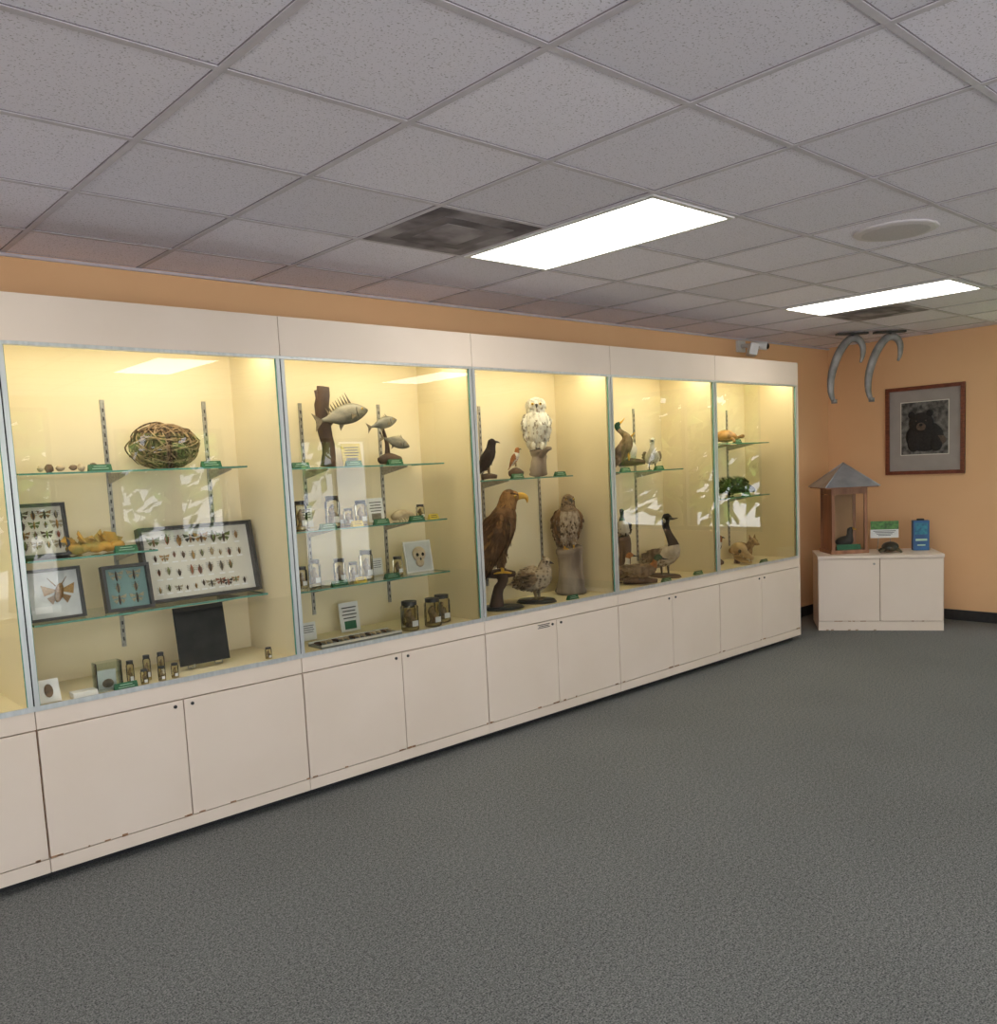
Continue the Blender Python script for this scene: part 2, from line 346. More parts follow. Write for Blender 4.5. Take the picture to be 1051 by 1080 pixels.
def owl(mb,z0,H,body,face,wing,fls,wfl):
    mb.T=Matrix.Translation((0,0,z0))@Matrix.Scale(H,4)
    mb.tube([(-.05,0,.05),(-.03,0,.16),(0,0,.34),(.015,0,.52),(.0,0,.66),(0,0,.74),(.01,0,.85),(.005,0,.94),(0,0,1.0)],[(.07,.06),(.16,.14),(.215,.19),(.235,.21),(.205,.18),(.175,.16),(.20,.18),(.165,.15),(.04,.04)],body,n=20,side=(0,1,0),jit=.02,fl=(620,.075,fls,.08,.74))
    mb.tube([(.0,0,.80),(0,0,.86),(-.01,0,.94),(0,0,1.0)],[(.20,.14),(.203,.17),(.168,.14),(.05,.05)],body,n=18,side=(0,1,0),fl=(130,.05,fls,.0,1))
    for s in(-1,1):
        mb.tube([(-.01,s*.17,.70),(-.02,s*.225,.55),(-.06,s*.21,.32),(-.13,s*.13,.08),(-.17,s*.07,-.02)][::-1],[(.03,.08),(.045,.15),(.045,.15),(.03,.09),(.01,.02)][::-1],wing,n=12,side=(0,1,0),fl=(170,.11,wfl,.05,1))
        mb.ell((.135,s*.075,.85),(.055,.085,.09),face,(0,0,s*.3))
        for q in range(16):
            a=q/16*6.283;mb.tube([(.165,s*(.08+.045*math.cos(a)),.855+.045*math.sin(a)),(.150,s*(.08+.09*math.cos(a)),.855+.09*math.sin(a))],[.010,.004],face if q%2 else body,n=5,sub=1)
        mb.ell((.186,s*.075,.865),(.022,.027,.027),eyeY,n=10);mb.ell((.204,s*.079,.865),(.008,.016,.016),eyeB,n=8)
        mb.ell((.08,s*.085,.07),(.065,.06,.08),face);toes(mb,.10,s*.085,-.005,1.0,face)
        mb.tube([(.17,s*.02,.90),(.16,s*.08,.935),(.11,s*.14,.965)],[.010,.016,.006],face,n=6)
    mb.tube([(.19,0,.85),(.225,0,.825),(.215,0,.775)],[.025,.02,.004],beakD,n=8)
    mb.tube([(-.10,0,.18),(-.16,0,.02),(-.20,0,-.14)],[(.10,.03),(.11,.025),(.10,.012)],wing,n=12,side=(0,1,0))
    mb.T=Matrix.Identity(4)
mb=MB();perch_stump(mb,.055,.17);mb.tube([(.0,.0,.10),(.06,.05,.16),(.10,.08,.17)],[.03,.02,.012],stump,n=8);owl(mb,.168,.35,f_snow,f_white,f_snow,[f_white,f_white,f_snow,f_snow,f_snow,f_bar],[f_white,f_snow,f_snow,f_bar]);mb.obj('snowy_owl',(4.24,.33,1.58),math.radians(-130))
# hawk on stump (upright, mottled breast, head turned)
mb=MB();perch_stump(mb,.095,.31)
mb.T=Matrix.Translation((0,0,.31))@Matrix.Scale(.385,4)
mb.tube([(-.12,0,.06),(-.09,0,.18),(-.03,0,.36),(.02,0,.54),(.03,0,.68),(.035,0,.78),(.05,0,.87),(.05,0,.94),(.05,0,.985)],[(.06,.05),(.15,.13),(.205,.18),(.225,.19),(.18,.16),(.125,.12),(.115,.12),(.09,.10),(.03,.03)],f_owll,n=18,side=(0,1,0),jit=.03,mats=[f_owll]*4+[f_owl]*4,fl=(560,.065,[f_owll,f_owll,f_owl,f_owld],.05,.66))
mb.tube([(.02,0,.70),(.035,0,.78),(.045,0,.87),(.045,0,.96)],[(.165,.15),(.128,.123),(.118,.122),(.06,.07)],f_owl,n=14,side=(0,1,0),fl=(240,.05,[f_owl,f_mid,f_owld],0,1))
for s in(-1,1):
    mb.tube([(-.28,s*.05,-.08),(-.22,s*.12,.10),(-.11,s*.205,.34),(-.02,s*.22,.56),(.0,s*.15,.70)],[(.008,.02),(.03,.09),(.05,.15),(.05,.14),(.03,.07)],f_mid,n=12,side=(0,1,0),fl=(240,.10,[f_mid,f_owl,f_brown,f_owld],.05,1))
    mb.tube([(.01,s*.09,.05),(.0,s*.095,.16),(-.02,s*.09,.28)],[.035,.065,.08],f_owll,n=10,jit=.05,fl=(70,.05,[f_owll,f_owl],0,1))
    mb.tube([(.01,s*.09,.07),(.02,s*.09,0)],[.02,.018],beakY,n=8,sub=1);toes(mb,.02,s*.09,-.02,1.2,beakY)
    mb.ell((.135,s*.075,.895),(.018,.015,.019),eyeY,n=8);mb.ell((.145,s*.083,.895),(.011,.009,.012),eyeB,n=8)
    mb.tube([(.08,s*.09,.93),(.16,s*.055,.915)],[.013,.008],f_owld,n=6,sub=1)
mb.tube([(.14,0,.885),(.19,0,.88),(.225,0,.855),(.222,0,.81)],[(.032,.035),(.025,.03),(.016,.02),(.003,.003)],beakD,n=10,side=(0,1,0))
mb.tube([(-.28,0,-.22),(-.22,0,-.03),(-.14,0,.14)],[(.10,.012),(.09,.02),(.07,.03)],f_mid,n=12,side=(0,1,0),fl=(50,.12,[f_mid,f_rust],.1,1))
mb.T=Matrix.Identity(4);mb.obj('perched_hawk',(4.48,.30,G+.003),math.radians(-115))
mb=MB();mb.tube([(0,0,0),(0,0,.012)],[(.15,.11),(.14,.10)],black,n=20,sub=1)
mb.tube([(-.03,0,.0),(-.02,.01,.10),(.02,0,.18),(.0,0,.235)],[.05,.035,.035,.045],wood,n=10,jit=.1)
mb.tube([(-.09,0,.22),(0,0,.225),(.10,.01,.215)],[.02,.032,.018],wood,n=10,jit=.1)
mb.T=Matrix.Translation((0,0,.24))@Matrix.Scale(.53,4)
mb.tube([(-.20,0,.06),(-.15,0,.18),(-.06,0,.36),(.03,0,.54),(.09,0,.68),(.12,0,.78),(.15,0,.87),(.18,0,.94),(.20,0,.98)],[(.05,.05),(.13,.12),(.20,.18),(.21,.19),(.16,.155),(.105,.11),(.09,.11),(.075,.09),(.03,.03)],f_brown,n=18,side=(0,1,0),jit=.03,mats=[f_brown]*4+[f_mid]+[f_gold]*2+[f_mid],fl=(750,.075,[f_brown,f_brown,f_mid],.05,.62))
mb.tube([(.06,0,.62),(.11,0,.75),(.14,0,.85),(.15,0,.94)],[(.165,.155),(.115,.12),(.095,.11),(.06,.07)],f_gold,n=14,side=(0,1,0),fl=(260,.06,[f_gold,f_mid,f_mid],0,1))
for s in(-1,1):
    mb.tube([(.05,s*.13,.70),(.0,s*.20,.56),(-.13,s*.18,.28),(-.26,s*.10,.0),(-.33,s*.05,-.16)][::-1],[(.03,.07),(.05,.16),(.05,.16),(.03,.09),(.008,.02)][::-1],f_brown,n=12,side=(0,1,0),jit=.05,fl=(330,.12,[f_brown,f_mid,f_gold,f_brown],.05,1))
    mb.tube([(.02,s*.10,.06),(.02,s*.10,.16),(.0,s*.09,.30)],[.035,.065,.085],f_brown,n=10,jit=.06,fl=(110,.06,[f_brown,f_mid],0,1))
    mb.tube([(.02,s*.10,.08),(.03,s*.10,.0)],[.022,.02],beakY,n=8,sub=1);toes(mb,.03,s*.10,-.02,1.3,beakY)
    mb.ell((.228,s*.070,.905),(.018,.012,.016),eyeY,n=8);mb.ell((.233,s*.079,.905),(.010,.008,.010),eyeB,n=8)
    mb.tube([(.17,s*.075,.945),(.26,s*.05,.925)],[.014,.008],f_brown,n=6,sub=1)
mb.ell((.205,0,.90),(.08,.075,.075),f_gold)
mb.tube([(.26,0,.90),(.32,0,.905),(.37,0,.875),(.375,0,.815)],[(.035,.045),(.032,.042),(.022,.026),(.004,.004)],beakY,n=10,side=(0,1,0))
mb.tube([(-.36,0,-.30),(-.27,0,-.06),(-.18,0,.14)],[(.13,.012),(.11,.022),(.08,.03)],f_brown,n=12,side=(0,1,0),fl=(80,.14,[f_brown,f_mid],.1,1))
mb.T=Matrix.Identity(4);mb.obj('golden_eagle',(3.76,.24,G+.003),math.radians(-38))
# plump ground bird (grouse) on oval base
mb=MB();mb.tube([(0,0,0),(0,0,.02)],[(.14,.11),(.125,.095)],black,n=20,sub=1)
mb.T=Matrix.Translation((0,0,.02))
mb.tube([(-.16,0,.10),(-.11,0,.125),(-.04,0,.135),(.03,0,.15),(.06,0,.19),(.065,0,.225),(.085,0,.25),(.105,0,.25)],[(.035,.015),(.075,.055),(.105,.085),(.10,.085),(.062,.058),(.04,.04),(.036,.034),(.012,.012)],f_grouse,n=16,side=(0,1,0),jit=.03,fl=(560,.028,[f_grouse,f_owll,f_owld,f_owl],.05,.85))
for s in(-1,1):
    mb.tube([(-.15,s*.05,.10),(-.06,s*.10,.13),(.03,s*.085,.16)],[(.006,.015),(.022,.055),(.018,.035)],f_owl,n=10,side=(0,1,0),fl=(130,.035,[f_grouse,f_owld,f_owl],.05,1))
    mb.tube([(.0,s*.04,.08),(.01,s*.04,.0)],[.016,.008],leg,n=6,sub=1);toes(mb,.01,s*.04,-.004,.6)
    mb.ell((.092,s*.030,.255),(.008,.006,.008),eyeB,n=8)
mb.tube([(.10,0,.250),(.13,0,.238)],[.011,.002],beakD,n=6,sub=1)
mb.tube([(.07,0,.275),(.055,0,.292)],[.012,.003],f_owl,n=6,sub=1)
for q in range(7):
    a=math.radians(-30+10*q);mb.tube([(-.12,0,.12),(-.19,.07*math.sin(a),.10),(-.235,.12*math.sin(a),.085)],[(.012,.005),(.020,.004),(.018,.002)],f_owl if q%2 else f_owll,n=6,side=(0,1,0))
mb.T=Matrix.Identity(4);mb.obj('ruffed_grouse',(4.09,.25,G+.003),math.radians(-60))
def duck(mb,z0,L,mb_body,neckm,headm,bill,wingm,tilt=0,neck=1.0,legs=.10,tailm=None,nh=0):
    mb.T=Matrix.Translation((0,0,z0+legs*L))@Matrix.Scale(L,4)@Matrix.Rotation(-tilt,4,'Y')
    k=neck
    mb.tube([(-.50,0,.20),(-.38,0,.19),(-.18,0,.16),(.04,0,.15),(.22,0,.18),(.31,0,.26),(.34-.08*(k>1.3),0,.26+.14*k),(.36-.12*(k>1.3),0,.26+.24*k),(.42-.12*(k>1.3),0,.30+.28*k),(.50-.12*(k>1.3),0,.28+.27*k)],[(.04,.02),(.11,.07),(.17,.14),(.185,.155),(.155,.14),(.09,.09),(.055,.055),(.055,.058),(.062,.065),(.03,.03)],mb_body,n=16,side=(0,1,0),mats=[tailm or mb_body]+[mb_body]*4+[neckm]*2+[headm]*3,fl=(300,.06,[mb_body,mb_body,wingm],.05,.5))
    h=-.12*(k>1.3)
    for s in(-1,1):
        mb.tube([(-.44,s*.05,.23),(-.22,s*.14,.20),(.02,s*.18,.20),(.18,s*.13,.21)],[(.005,.01),(.025,.08),(.03,.10),(.02,.05)],wingm,n=10,side=(0,1,0),fl=(110,.10,[wingm],.05,1))
        mb.ell((.43+h,s*.055,.31+.28*k),(.012,.008,.012),eyeB,n=8)
    if headm==f_black:
        for s in(-1,1):mb.ell((.405+h,s*.045,.265+.28*k),(.03,.022,.05),f_white,n=8)
    mb.tube([(.49+h,0,.28+.27*k),(.56+h,0,.265+.26*k),(.64+h,0,.255+.26*k)],[(.03,.03),(.034,.016),(.026,.006)],bill,n=8,side=(0,1,0))
    mb.T=Matrix.Translation((0,0,z0))@Matrix.Scale(L,4)
    if legs>.02:
        for s in(-1,1):
            mb.tube([(.0,s*.07,legs+.06),(.01,s*.07,0.01)],[.022,.014],beakY if bill==beakY else beakD,n=6,sub=1)
            mb.prism([(-.02,s*.07,.001),(.11,s*.07-.05,.001),(.12,s*.07,.001),(.11,s*.07+.05,.001)],(0,0,.008),beakD)
    mb.T=Matrix.Identity(4)
mb=MB();mb.tube([(0,0,0),(0,0,.015)],[(.16,.10),(.15,.09)],wood,n=16,sub=1);duck(mb,.015,.50,f_lt,f_black,f_black,beakD,f_gray,tilt=.30,neck=1.5,legs=.13,tailm=f_black);mb.obj('canada_goose',(5.54,.28,G+.003),math.radians(-100))
mb=MB();mb.tube([(-.08,0,.012),(.02,0,.02),(.12,.02,.015)],[.02,.03,.015],wood,n=8);duck(mb,.03,.34,f_duck,f_duck,f_green,beakY,f_duck,tilt=1.0,neck=.9,legs=.14);mb.obj('mallard_duck',(5.17,.30,1.583),math.radians(-60))
mb=MB();duck(mb,0,.33,f_white,f_white,f_white,beakD,f_gray,tilt=.15,neck=.7,legs=.14);mb.obj('snow_goose',(5.50,.34,1.583),math.radians(-140))
mb=MB();duck(mb,0,.28,f_white,f_white,f_snow,beakY,f_white,tilt=.9,neck=.5,legs=.14);mb.obj('white_gull',(5.36,.42,1.583),math.radians(-80))
mb=MB();mb.tube([(-.12,0,.01),(0,0,.018),(.13,.02,.012)],[.02,.03,.015],wood,n=8);duck(mb,.02,.34,f_duck,f_rust,f_green,beakD,f_gray,tilt=0,neck=.55,legs=.05);mb.obj('wood_duck',(5.09,.17,G+.003),math.radians(-60))
mb=MB();duck(mb,0,.32,f_gray,f_white,f_rust,beakD,f_duck,tilt=.1,neck=.8,legs=.08);mb.obj('pintail_duck',(5.08,.39,G+.003),math.radians(-30))
mb=MB();perch_stump(mb,.05,.33,wood);duck(mb,.33,.28,f_white,f_green,f_green,beakD,f_black,tilt=.5,neck=.7,legs=.08);mb.obj('merganser_duck',(5.22,.42,G+.003),math.radians(-150))
def perchbird(name,loc,yaw,H,body,head,bill,wing,zperch=.03):
    mb=MB();mb.tube([(-.05,0,.012),(.0,0,.018),(.05,0,.012)],[.018,zperch*.6,.012],wood,n=8)
    mb.T=Matrix.Translation((0,0,zperch))@Matrix.Scale(H,4)
    mb.tube([(-.22,0,.10),(-.16,0,.2),(-.06,0,.38),(.03,0,.55),(.08,0,.70),(.10,0,.80),(.13,0,.90),(.15,0,.96)],[(.05,.04),(.13,.12),(.19,.17),(.18,.17),(.13,.13),(.115,.12),(.11,.11),(.04,.04)],body,n=14,side=(0,1,0),jit=.03,mats=[body]*4+[head]*3,fl=(200,.09,[body,wing],.05,.6))
    for s in(-1,1):
        mb.tube([(.03,s*.13,.64),(-.06,s*.18,.45),(-.22,s*.12,.16),(-.34,s*.05,-.02)],[(.02,.06),(.04,.13),(.03,.08),(.006,.015)],wing,n=10,side=(0,1,0))
        mb.tube([(-.02,s*.07,.24),(.0,s*.07,.0)],[.04,.018],leg,n=6,sub=1);toes(mb,0,s*.07,-.02,.9)
        mb.ell((.18,s*.085,.89),(.018,.012,.018),eyeB,n=8)
    mb.tube([(.20,0,.88),(.28,0,.87),(.35,0,.84)],[.04,.028,.005],bill,n=8)
    mb.tube([(-.20,0,.16),(-.32,0,-.02),(-.42,0,-.16 if zperch>.05 else -.05)],[(.07,.03),(.08,.02),(.09,.01)],wing,n=10,side=(0,1,0))
    mb.T=Matrix.Identity(4);mb.obj(name,loc,yaw)
perchbird('black_crow',(3.79,.33,1.58),math.radians(-30),.235,f_black,f_black,beakD,f_black)
perchbird('kestrel_falcon',(4.04,.34,1.58),math.radians(-60),.13,f_white,f_rust,beakD,f_rust,.06)
fishm=M('fish_scales_silver',(.30,.27,.20),(.06,.06,.045),scale=9,rough=.35,bump=.3,stretch=(1,1,2));finm=M('fish_fin',(.24,.19,.11),(.10,.075,.045),scale=40,rough=.5)
def fish(mb,c,L,rz,ry,spiny=False):
    mb.T=Matrix.Translation(c)@Euler((0,ry,rz)).to_matrix().to_4x4()@Matrix.Scale(L,4)
    mb.tube([(-.42,0,0),(-.30,0,0),(-.08,0,.0),(.15,0,0),(.32,0,-.01),(.45,0,-.02),(.5,0,-.02)],[(.015,.03),(.03,.055),(.065,.15),(.075,.17),(.065,.13),(.04,.06),(.015,.02)],fishm,n=14,side=(0,1,0))
    mb.prism([(-.40,-.006,0),(-.58,-.006,.15),(-.53,-.006,0),(-.58,-.006,-.15)],(0,.012,0),finm)
    n=9
    for q in range(n):
        x=.22-.055*q;h=.12*(1-.05*q) if not spiny else .22
        mb.prism([(x,-.005,.13-.010*q),(x-.05,-.005,.12-.010*q),(x-.085,-.005,.13+h-.02*q)],(0,.01,0),finm)
    mb.prism([(.0,-.005,-.13),(-.12,-.005,-.10),(-.12,-.005,-.24)],(0,.01,0),finm);mb.prism([(.22,-.07,-.05),(.08,-.12,-.10),(.10,-.11,-.0)],(0,.01,0),finm)
    mb.tube([(.26,-.062,.08),(.235,-.075,0),(.26,-.062,-.08)],[.006]*3,dark,n=5)
    for s in(-1,1):mb.ell((.37,s*.052,.03),(.022,.01,.022),eyeY,n=8);mb.ell((.372,s*.06,.03),(.012,.006,.012),eyeB,n=8)
    mb.T=Matrix.Identity(4)
mb=MB();mb.tube([(0,0,0),(.005,0,.12),(-.012,.01,.28),(.0,0,.44)],[.045,.036,.042,.034],wood,n=12,jit=.14)
mb.tube([(.0,0,.22),(.05,-.02,.27)],[.02,.012],wood,n=8,sub=1);mb.tube([(-.02,0,.30),(-.05,.0,.42)],[.02,.008],wood,n=8,sub=1)
fish(mb,(.075,-.065,.28),.33,0,-.22,True);mb.obj('mounted_spiny_fish',(2.60,.33,1.70))
mb=MB();mb.tube([(-.07,0,.008),(.0,0,.018),(.08,0,.008)],[.02,.035,.02],wood,n=8,jit=.1);mb.tube([(.0,.02,.01),(.01,.03,.11),(-.02,.03,.21)],[.02,.012,.01],wood,n=8)
fish(mb,(-.03,0,.225),.20,0,-.25);fish(mb,(.04,-.02,.115),.20,0,.25);mb.obj('mounted_sunfish_pair',(3.02,.34,1.70))
liq=thin('jar_glass',(.93,.90,.78),1.4);spec=M('specimen_flesh',(.38,.27,.14),(.12,.08,.04),scale=60,rough=.5);fluid=M('preserving_fluid',(.55,.45,.22),(.42,.33,.15),scale=10,rough=.1)
def jar(name,x,y,z,r,h,lid=black):
    mb=MB();mb.lathe((0,0,0),[(r*.92,0),(r,.004),(r,h*.80),(r*.8,h*.87)],liq,n=18);mb.lathe((0,0,h*.86),[(r*.86,0),(r*.86,h*.13)],lid,n=18)
    mb.tube([(0,0,.006),(r*.2,0,h*.3),(-r*.2,0,h*.5),(r*.1,0,h*.7)],[r*.6,r*.5,r*.45,r*.2],spec,n=8,jit=.2)
    mb.lathe((0,0,.003),[(r*.9,0),(r*.9,h*.10)],fluid,n=18)
    mb.prism([(-r*.4,-r*.99,h*.15),(r*.4,-r*.99,h*.15),(r*.4,-r*.99,h*.34),(-r*.4,-r*.99,h*.34)],(0,-.002,0),white)
    mb.obj(name,(x,y,z))
for x,r,h in ((2.40,.036,.16),(2.60,.042,.175),(2.785,.036,.14),(2.70,.028,.10),(3.21,.026,.09)):jar('specimen_jar',x,.32,1.366,r,h)
for x,r,h in ((2.38,.030,.12),(2.46,.034,.15),(2.62,.034,.14),(2.71,.028,.11),(2.80,.040,.17),(3.02,.03,.11)):jar('specimen_jar',x,.32,1.048,r,h)
for x,y,r,h in ((2.955,.14,.052,.17),(3.115,.13,.05,.165),(3.24,.20,.05,.165),(3.04,.26,.04,.13)):jar('specimen_jar',x,y,G+.003,r,h)
vz=G+.003
for x,y,h in ((1.38,.16,.11),(1.42,.10,.07),(1.46,.17,.12),(1.50,.10,.07),(1.53,.18,.12),(1.565,.11,.07),(2.05,.12,.06)):jar('specimen_vial',x,y,vz,.017,h)
bone=M('bone',(.62,.52,.36),(.45,.35,.22),scale=20,rough=.7,bump=.3)
mb=MB();mb.tube([(-.07,0,.02),(-.02,0,.035),(.05,0,.03),(.08,0,.02)],[(.03,.02),(.035,.03),(.025,.02),(.01,.01)],bone,n=10)
for q in range(6):mb.tube([(-.05+.02*q,-.02,.02),(-.05+.02*q,-.04,.0)],[.006,.003],bone,n=5,sub=1)
mb.obj('jaw_bone',(3.08,.32,1.366))
mb=MB();mb.box((-.10,-.004,0),(.10,.004,.19),white);mb.box((-.09,-.006,.01),(.09,-.004,.18),M('skull_card',(.60,.62,.60)))
mb.ell((0,-.012,.11),(.05,.012,.045),bone);mb.ell((0,-.012,.06),(.03,.012,.03),bone);mb.ell((-.02,-.022,.105),(.011,.006,.011),eyeB,n=8);mb.ell((.02,-.022,.105),(.011,.006,.011),eyeB,n=8);mb.ell((0,-.023,.078),(.006,.005,.009),eyeB,n=8)
mb.obj('skull_display_card',(3.17,.30,1.048),lean=-.15)
def card(x,y,z,w,h,prt=None,bg=None):
    mb=MB();mb.box((-w/2,-.002,0),(w/2,.002,h),bg or white)
    for q in range(4):mb.ob((0,-.003,h*(.82-.12*q)),(w*(.75-.1*(q%2)),.001,h*.035),dark)
    mb.prism([(-.01,0,0),(-.01,.04,0),(-.01,0,h*.6)],(.004,0,0),white)
    if prt:mb.ob((0,-.003,h*.22),(w*.6,.001,h*.28),prt)
    mb.obj('caption_card',(x,y,z),lean=-.12)
card(2.92,.36,1.366,.11,.14,fishm);card(2.33,.40,1.048,.10,.12,spec);card(2.93,.40,1.048,.08,.10);card(2.36,.42,1.70,.12,.15,finm)
card(2.72,.40,G+.003,.13,.17,green);card(2.42,.36,G+.003,.10,.10);card(2.50,.44,1.366,.09,.12);card(2.83,.44,1.70,.13,.13,fishm,yel)
mb=MB();bx_=M('cardboard_box',(.45,.32,.18),(.38,.26,.14),scale=20)
mb.box((-.06,-.04,0),(.06,.04,.05),bx_);mb.box((-.064,-.044,.04),(.064,.044,.062),bx_);mb.box((-.035,-.0455,.012),(.035,-.044,.035),white);mb.obj('specimen_box',(2.70,.42,1.366))
mb=MB();mb.box((-.26,-.07,0),(.26,.07,.012),M('grey_tray',(.25,.28,.30),rough=.4))
for q in range(14):mb.tube([(-.24+.035*q,-.03,.018),(-.235+.035*q,.0,.022),(-.24+.035*q,.04,.018)],[.004,.009,.004],bone if q%3 else wood,n=6)
for s in(-1,1):mb.box((-.26,s*.068-.003,.01),(.26,s*.068+.003,.022),white)
mb.obj('specimen_tray',(2.60,.16,G+.003))
# ------------------------------------------------------------ case 1 objects
nestm=M('woven_nest',(.20,.125,.06),(.09,.055,.028),scale=14,rough=.95,bump=1,kind='wave')
twig=M('nest_twig',(.46,.31,.17),(.24,.155,.08),scale=30,rough=.95);twig2=M('nest_twig_dark',(.13,.08,.04),(.07,.045,.025),scale=30,rough=.95)
mb=MB();mb.ell((0,0,.108),(.150,.125,.103),nestm,n=28,jit=.05)
for q in range(210):
    ax=Vector((random.gauss(0,.5),random.gauss(0,.6)-.3,random.gauss(0,1))).normalized();u=ax.orthogonal().normalized();w=ax.cross(u);a0=random.uniform(0,6.3);ln=random.uniform(.8,2.2);off=random.uniform(-.5,.5);wild=1.16 if q%9==0 else 1.05
    pts=[]
    for k in range(6):
        a=a0+ln*k/5;v=(u*math.cos(a)+w*math.sin(a)+ax*off).normalized()*random.uniform(1.0,wild);pts.append((v.x*.156,v.y*.130,max(.004,.108+v.z*.106)))
    mb.tube(pts,[.002,.0035,.0045,.0035,.003,.0015],(twig,twig2,twig,nestm)[q%4],n=5,sub=2)
mb.obj('woven_bird_nest',(1.70,.345,1.722))
wm=M('small_rocks',(.30,.20,.12),(.12,.08,.05),scale=30,rough=.9)
mb=MB()
for q in range(6):mb.ell((-.10+.045*q,random.uniform(-.03,.03),.014),(random.uniform(.014,.024),.015,random.uniform(.012,.02)),wm if q%2 else bone,n=8,jit=.15)
mb.obj('small_rock_specimens',(1.22,.30,1.722))
def insect(mb,c,s,col,wing,kind):
    x,y,z=c;yy=y-.006*s
    mb.tube([(x,yy,z-.5*s),(x,yy-.05*s,z-.15*s),(x,yy-.08*s,z+.15*s),(x,yy,z+.5*s)],[.04*s,.13*s,.12*s,.06*s],col,n=6,sub=1)
    for q in(-1,1):
        if kind==0:
            mb.prism([(x,yy,z+.25*s),(x+q*.75*s,yy,z+.55*s),(x+q*.65*s,yy,z+.1*s)],(0,.03*s,0),wing);mb.prism([(x,yy,z+.1*s),(x+q*.6*s,yy,z-.05*s),(x+q*.35*s,yy,z-.4*s)],(0,.03*s,0),wing)
        else:
            mb.ell((x+q*.09*s,yy-.05*s,z-.08*s),(.12*s,.06*s,.36*s),wing,(0,q*.15,0),n=6)
        for k in(-.1,.1,.3):mb.prism([(x,yy,z+k*s),(x+q*.4*s,yy,z+k*s+.15*s),(x+q*.4*s,yy,z+k*s+.11*s)],(0,.02*s,0),black)
icol=[M('insect_%d'%i,c,tuple(v*.5 for v in c),scale=200,rough=.35) for i,c in enumerate([(.10,.05,.02),(.30,.16,.05),(.05,.035,.02),(.16,.20,.05),(.45,.25,.06),(.35,.10,.04),(.42,.36,.22)])]
cream=M('insect_board',(.70,.67,.58),(.64,.61,.52),scale=6,rough=.9)
def framebox(mb,w,h,d,fw,fm,bg):
    mb.box((-w/2+fw,-.004,fw),(w/2-fw,.0,h-fw),bg);mb.box((-w/2,0,0),(w/2,.012,h),fm)
    for a,b in (((-w/2,0),(w/2,fw)),((-w/2,h-fw),(w/2,h)),((-w/2,fw),(-w/2+fw,h-fw)),((w/2-fw,fw),(w/2,h-fw))):mb.box((a[0],-d,a[1]),(b[0],.0,b[1]),fm)
mb=MB();framebox(mb,.585,.37,.045,.015,black,cream)
for r in range(4):
    n=(8,10,9,11)[r]
    for c in range(n):
        if random.random()<.06:continue
        k=random.choice((0,1,1));s=(.058,.042,.048,.034)[r]*random.uniform(.7,1.1);x=-.24+.48*(c+.5)/n+random.uniform(-.006,.006)
        insect(mb,(x,-.006,(.305,.225,.145,.068)[r]+random.uniform(-.008,.008)),s,random.choice(icol),random.choice(icol),k)
        mb.ob((x,-.005,(.268,.195,.112,.042)[r]),(.030,.001,.007),white)
mb.ob((.0,-.006,.345),(.1,.001,.010),white)
mb.obj('insect_display_case',(1.835,.33,1.069),lean=-.2)
mb=MB();framebox(mb,.215,.24,.03,.013,black,cream)
for r in range(4):
    for c in range(4):insect(mb,(-.07+.047*c,-.006,.19-.045*r),random.uniform(.030,.044),random.choice(icol),random.choice(icol),(r+c)%2)
mb.obj('pinned_insect_frame',(1.11,.32,1.347),lean=-.15)
mb=MB();framebox(mb,.235,.23,.03,.012,black,M('pale_board',(.66,.68,.66)))
mb.ell((.02,-.012,.12),(.018,.010,.045),icol[1],(0,.3,0));
for q in(-1,1):mb.prism([(.02,-.008,.13),(.02+q*.07,-.008,.16),(.02+q*.06,-.008,.11)],(0,.002,0),icol[4]);mb.prism([(.02,-.008,.12),(.02+q*.05,-.008,.10),(.02+q*.03,-.008,.07)],(0,.002,0),icol[1]);mb.tube([(.02+q*.01,-.012,.15),(.02+q*.04,-.012,.19)],[.003,.001],icol[1],n=5,sub=1)
mb.ob((-.05,-.006,.05),(.07,.001,.03),white);mb.obj('moth_frame',(1.12,.25,1.069),lean=-.18)
mb=MB();framebox(mb,.215,.215,.03,.015,black,M('teal_board',(.17,.29,.27),rough=.7))
for r in range(3):
    for c in range(2):insect(mb,(-.04+.08*c,-.006,.165-.055*r),.045,icol[2],icol[6],r%2)
mb.obj('teal_insect_frame',(1.43,.235,1.069),lean=-.18)
leafm=M('bracket_fungus',(.58,.31,.05),(.26,.22,.05),scale=14,rough=.8,bump=.6)
mb=MB()
for q in range(16):
    a=random.uniform(0,3.14);x=random.uniform(-.10,.10);mb.prism([(x,0,.01),(x+.05*math.cos(a),-.03,.03+.05*random.random()),(x+.07*math.cos(a+.5),-.02,.06+.04*random.random()),(x+.03*math.cos(a+1),.02,.08*random.random()+.04),(x-.03,.02,.03)],(0,.006,0),leafm)
for q in range(5):mb.ell((-.09+.045*q,-.01,.03),(.04,.035,.018+.01*random.random()),leafm,(random.uniform(-.4,.4),random.uniform(-.4,.4),0),n=10,jit=.12)
mb.obj('orange_bracket_fungus',(1.33,.32,1.347))
mb=MB();sl=M('dark_slate',(.012,.012,.011),(.026,.026,.023),scale=12,rough=.75,spec=.15)
mb.box((-.125,-.006,.015),(.125,.006,.30),sl)
for s in(-1,1):mb.tube([(s*.07,.05,0),(s*.07,-.03,.004),(s*.07,-.035,.02)],[.004,.004,.003],steel,n=6,sub=2)
mb.tube([(-.07,.05,.003),(0,.04,.15),(.07,.05,.003)],[.003]*3,steel,n=6,sub=2)
mb.obj('slate_fossil_plaque',(1.755,.20,G+.003),lean=-.14)
acr=thin('acrylic_clear',(.93,.96,.94),1.4)
mb=MB()
